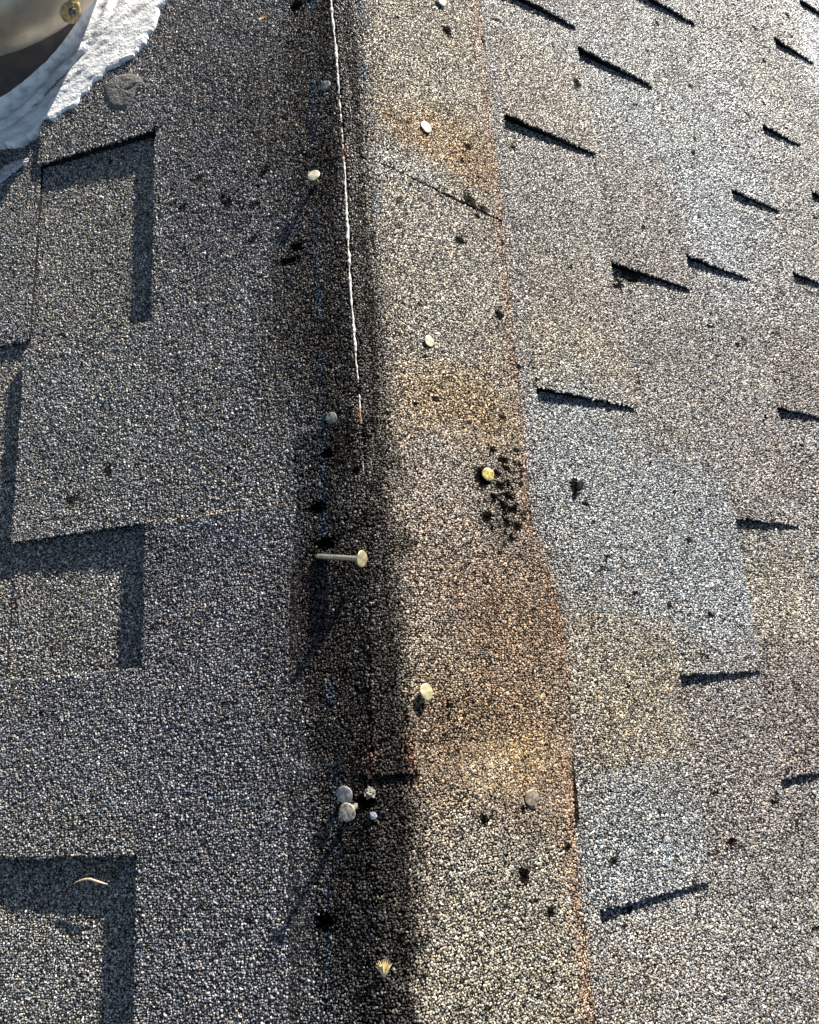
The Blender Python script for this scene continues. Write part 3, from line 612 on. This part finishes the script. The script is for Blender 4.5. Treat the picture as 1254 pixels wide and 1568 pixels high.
ring_obj('rounded_band', [(172, -86), (178.5, -88.5), (182, -88), (184.5, -84), (187, -76), (189, -66), (189.5, -55), (188, -44), (184, -33), (178, -25), (170, -20), (165, -18), (164, -12), (164, 20), (160, 34)], GALV, vent)
ring_obj('vent_cap', [(160, 33), (176, 36), (178, 40), (170, 52), (130, 70), (70, 80), (.5, 83)], GALV, vent)
# bolt on the band
def bolt():
    r = M@ray(108, 16); best = None
    for t in np.arange(.3, 2.0, .0005):
        X = CAM+r*t*1000/F*1.15; rr = math.hypot(X[0]-VC[0], X[1]-VC[1])
        if rr < 189 and X[2] < RIDGE_Z: best = X; break
    if best is None: best = np.array([VC[0]+120, VC[1]-145, RIDGE_Z-55])
    out = nz([best[0]-VC[0], best[1]-VC[1], 20])
    bo = empty('b', (0, 0, 0)); bpy.data.objects.remove(bo)
    Q = Vector(tuple(out)).to_track_quat('Z', 'Y')
    def put(nm, prof, mat, par, warp=0, seg=36):
        bm = revolve(prof, seg)
        for v in bm.verts:
            a = math.atan2(v.co.y, v.co.x); f = 1+warp*math.sin(3*a+.7)+warp*.7*math.sin(7*a); v.co.x *= f; v.co.y *= f
            v.co = Q@v.co+Vector(tuple(best*MM))
        me = bpy.data.meshes.new(nm); bm.to_mesh(me); bm.free()
        for p in me.polygons: p.use_smooth = True
        return link(nm, me, mat, par)
    k = MM
    w_ = put('washer', [(.0, 2.6*k), (4.5*k, 2.6*k), (6.5*k, 3.6*k), (9.5*k, 3.2*k), (11.5*k, 1.2*k), (12.2*k, -4*k)], BRASS, vent, .05)
    put('screw', [(0, 3.2*k), (1.6*k, 3.2*k), (1.9*k, 4.6*k), (3.6*k, 4.4*k), (4.2*k, 3.4*k), (4.2*k, 1*k)], simple('screw_steel', (.2, .19, .18), .4, .8, 400, .4), w_, .03, 18)
bolt()

# ------------------------------------------------------------------ white sealant collar
outer_px = [(-60, 262), (0, 231), (30, 224), (50, 212), (63, 198), (74, 184), (84, 190), (98, 176), (116, 168), (133, 148), (147, 128), (168, 110), (185, 98), (207, 90), (222, 68), (232, 52), (243, 30), (252, 10), (264, -8), (280, -40)]
og = [];
for (x, y) in outer_px:
    u, v = pix(x, y, 'L', 1.0); p = slope_pt('L', np.array(u), np.array(v), np.array(0.)); og.append((math.atan2(p[1]-VC[1], p[0]-VC[0]), math.hypot(p[0]-VC[0], p[1]-VC[1])))
og = np.array(sorted(og))
def outer_r(a):
    d = np.interp(a, og[:, 0], og[:, 1]); return d+(fbm(a*220, a*0, 9, 3)-.5)*9+(noise(a*220, a*0, 2.5, 5)-.5)*1.2
def sealant():
    a = np.linspace(og[0, 0]-.9, og[-1, 0]+.9, 700); n = len(a); m = 46; t = np.linspace(0, 1, m)
    A, T = np.meshgrid(a, t, indexing='ij'); Ro = outer_r(a)[:, None]; Ri = VR+.2+0*Ro
    R_ = Ri+(Ro-Ri)*T; X = VC[0]+R_*np.cos(A); Y = VC[1]+R_*np.sin(A)
    # height of left slope at X,Y
    zs = RIDGE_Z-(nL[0]*X)/nL[2]
    ab = A*R_; w1 = fbm(ab, R_, 14, 111); w2 = fbm(ab*.18+R_*.12, R_*1.0-ab*.25, 4.5, 115); w3 = fbm(ab, R_, 3.0, 119, 3)
    h = 3.6+2.2*(w1-.35)+1.7*(w2-.5)+.3*(w3-.5)
    h += 11*np.exp(-T*(Ro-Ri)/5.0)                                   # run up the tube
    rim = (Ro-Ri)*T; h += 2.6*np.exp(-((rim-17-4*np.sin(A*9))/4.0)**2)-1.6*np.exp(-((rim-25-4*np.sin(A*9))/2.2)**2)
    e = np.clip((1-T)*(Ro-Ri)/5.0, 0, 1); h = h*np.sqrt(e)-2.5*(1-e)
    V = np.stack([X, Y, zs+np.maximum(h, -4)], -1).reshape(-1, 3); idx = np.arange(n*m).reshape(n, m)
    q = np.stack([idx[:-1, :-1], idx[:-1, 1:], idx[1:, 1:], idx[1:, :-1]], -1).reshape(-1, 4)
    dirt = 1-.8*np.exp(-((rim-25-4*np.sin(A*9))/1.6)**2)*(fbm(ab, R_, 4, 130) > .55)
    dirt *= 1-.35*np.clip((fbm(ab, R_, 9, 133)-.5)*5, 0, 1)
    dirt *= 1-.5*np.exp(-((1-T)*(Ro-Ri)/4.0)**2)*(fbm(ab, R_, 5, 137) > .45)
    C = np.ones((n*m, 4)); C[:, :3] = dirt.reshape(-1, 1)
    return link('sealant_ring', mesh_np('sealant_ring', V, q, C, np.ones(len(q), bool)), SEAL)
so_ = sealant(); tag(so_, 'broad ring of brushed white sealant smeared round the foot of the metal vent', 'sealant')

def patch(name, side, outline, hmax, mat, label, cat, seed=0, rough=1.0, rings=10, base=0.5):
    """a low lump lying on a slope, outline in photo points traced onto the surface"""
    p = np.array([pix(x, y, side, base) for x, y in outline]); c = p.mean(0); n = len(p); k = 8
    t = np.linspace(0, n, n*k, endpoint=False); pp = np.vstack([p, p[:1]])
    P = np.stack([np.interp(t, np.arange(n+1), pp[:, i]) for i in range(2)], 1)
    ker = np.ones(7)/7; P = np.stack([np.convolve(np.concatenate([P[-3:, i], P[:, i], P[:3, i]]), ker, 'valid') for i in range(2)], 1)
    P += rng.normal(0, .22*rough, P.shape); N = len(P); V = []
    for j in range(rings+1):
        s = 1-j/rings; q = c+(P-c)*s; e = 1-s**4
        h = base-1.0+(hmax+1.0)*np.sqrt(max(e, 0))*(.75+.0*s)+(fbm(q[:, 0], q[:, 1], 5, 200+seed)-.5)*hmax*rough*1.1*e+(fbm(q[:, 0], q[:, 1], 1.8, 210+seed)-.5)*.8*rough*e
        V.append(slope_pt(side, q[:, 0], q[:, 1], h))
    V = np.concatenate(V); idx = np.arange((rings+1)*N).reshape(rings+1, N); nx = np.roll(idx, -1, 1)
    q = np.stack([idx[:-1], nx[:-1], nx[1:], idx[1:]], -1).reshape(-1, 4)
    o = link(name, mesh_np(name, V, q), mat); tag(o, label, cat); return o
patch('mastic_patch', 'L', [(158, 145), (160, 128), (172, 117), (190, 112), (205, 112), (219, 118), (216, 130), (208, 138), (203, 150), (192, 163), (178, 168), (165, 162)], 1.7, MASTIC,
      'rounded grey mastic dab on the shingles just outside the white sealant', 'mastic', 1, 1.3, base=2.2)
patch('sealant_scrap', 'L', [(0, 262), (8, 252), (28, 244), (44, 240), (42, 248), (26, 258), (10, 272), (0, 280), (-20, 285), (-20, 268)], 1.2, simple('thin_white', (.6, .61, .62), .6, 0, 500, .5, .001, (.2, .2, .21)),
      'small thin smear of white sealant at the left edge below the broad ring', 'sealant', 3, 1.6, base=1.2)
for (nm, side, ol, h, lab, sd) in [
    ('tar_blob', 'R', [(951, 405), (962, 404), (975, 412), (984, 420), (980, 431), (966, 428), (955, 424)], .9, 'ragged black tar lump at the left end of a tab shadow right of the ridge', 5),
    ('tar_blob', 'R', [(886, 736), (893, 735), (895, 744), (890, 752), (884, 751)], 1.6, 'small black tar fleck alone on the pale blue-grey shingles', 7),
]:
    patch(nm, side, ol, h, TAR, lab, 'tar', sd, .8, 6, base=(-5.0 if sd == 5 else .6))

TAR.node_tree.nodes['Principled BSDF'].inputs['Specular IOR Level'].default_value = .1
# ------------------------------------------------------------------ debris
def tube_obj(name, pts, rad, mat, label, cat, seg=8):
    """pts (n,3) mm world, rad (n,)"""
    pts = np.array(pts); n = len(pts); T = np.gradient(pts, axis=0); T /= np.linalg.norm(T, axis=1)[:, None]
    B = np.cross(T, nL); B /= np.linalg.norm(B, axis=1)[:, None]; C_ = np.cross(B, T); a = np.linspace(0, 2*np.pi, seg, endpoint=False)
    V = pts[:, None]+np.array(rad)[:, None, None]*(np.cos(a)[None, :, None]*B[:, None]+np.sin(a)[None, :, None]*C_[:, None]); V = V.reshape(-1, 3)
    idx = np.arange(n*seg).reshape(n, seg); nx = np.roll(idx, -1, 1)
    q = np.stack([idx[:-1], nx[:-1], nx[1:], idx[1:]], -1).reshape(-1, 4)
    o = link(name, mesh_np(name, V, q, None, np.ones(len(q), bool)), mat)
    if label: tag(o, label, cat)
    return o
def on(side, pts, h):
    return [slope_pt(side, *[np.array(float(c)) for c in (*pix(x, y, side, hh), hh)]) for (x, y), hh in zip(pts, h)]
tw = [(113, 1353), (121, 1349), (130, 1346.5), (138, 1346), (146, 1349), (153, 1351), (160, 1353), (165, 1354)]
tube_obj('dry_stem', on('L', tw, [-1.8, -1.3, -.9, -.7, -.6, -.9, -1.2, -1.7]), [.3, .6, .85, .95, 1.0, .9, .6, .25], TWIG, 'thin curved dry plant stem lying in the shaded notch at lower left', 'stem')
# straw tuft standing in the fold
tf = empty('seed_tuft'); bpos = pix(588, 1497, 'R', 2.0)
def fold_pt(x, y, h=0.0):
    """point of the photograph -> point on the rounded fold"""
    S, v = np.meshgrid(np.arange(-25, 28, .5), np.arange(-600, 420, 1.0), indexing='ij'); S = S.ravel(); v = v.ravel()
    P, N = cap_pt(S, v, np.full(S.shape, h)); a, b = project(P); k = np.argmin((a-x)**2+(b-y)**2); return P[k]
tft = fold_pt(588, 1496, 2.0)
tf.location = Vector(tuple(tft*MM)); tag(tf, 'tiny pale straw tuft caught in the black fold near the bottom edge', 'seed tuft')
for i in range(11):
    an = -1.0+2.0*i/10; ln = 13-4*abs(an)+rng.normal(0, 1)
    d = nz(UP*1.0+np.array([1, 0, 0])*an*.55+np.array([0, 0, 1])*(.35+.2*rng.random()))
    p = [tft+d*ln*s+np.array([an*1.2*s*s, 0, 0]) for s in np.linspace(0, 1, 5)]
    o = tube_obj('straw', p, [.75, .8, .7, .45, .15], STRAW, None, None, 6); o.parent = tf; o.matrix_parent_inverse = Matrix.Translation(-tf.location)
def flake(name, x, y, side, h, L_, W_, ang, mat, label, cat):
    p = slope_pt(side, *[np.array(float(c)) for c in (*pix(x, y, side, h), h)]); N, a = (nR, aR) if side == 'R' else (nL, aL)
    d = math.cos(ang)*a-math.sin(ang)*UP; b = np.cross(N, d); V = []; m = 9
    for t in np.linspace(-1, 1, m):
        wv = W_*(1-t*t)**.6+.05
        for s, hh in ((-1, .5), (0, 0), (1, .6)): V.append(p+d*t*L_+b*s*wv+N*(hh*W_*.6+1.0*t*t))
    V = np.array(V); Vb = V-N*.25; n = len(V); V = np.concatenate([V, Vb]); idx = np.arange(n).reshape(m, 3)
    q = np.stack([idx[:-1, :-1], idx[1:, :-1], idx[1:, 1:], idx[:-1, 1:]], -1).reshape(-1, 4)
    q = np.concatenate([q, q[:, ::-1]+n]); o = link(name, mesh_np(name, V, q), mat); tag(o, label, cat)
flake('leaf_scrap', 404, 26, 'L', 2.0, 5.5, 1.5, .35, LEAF, 'tiny orange scrap of dry leaf on the dark shingles near the top', 'leaf')
def lump(name, x, y, side, h, r, mat, label, cat, fuzzy=0):
    p = fold_pt(x, y, h); bm = bmesh.new(); bmesh.ops.create_icosphere(bm, subdivisions=3, radius=1)
    for v in bm.verts:
        c = np.array(v.co); k = .7+.6*float(fbm(np.array([c[0]*3+x]), np.array([c[1]*3+c[2]*2]), 1.2, 240)[0])
        if fuzzy: k *= .6+.8*rng.random()
        v.co = Vector(tuple((p+c*r*k*np.array([1, 1, .6]))*MM))
    me = bpy.data.meshes.new(name); bm.to_mesh(me); bm.free(); o = link(name, me, mat); tag(o, label, cat)
lump('lint_clump', 566, 1215, 'L', 2.0, 3.6, LINT, 'ragged pale clump of lint in the fold below the lapped cap end', 'lint', 1)
lump('pebble', 572, 1248, 'L', 1.8, 2.6, PEBM, 'small bluish pebble in the fold just below the pale lint clump', 'pebble')
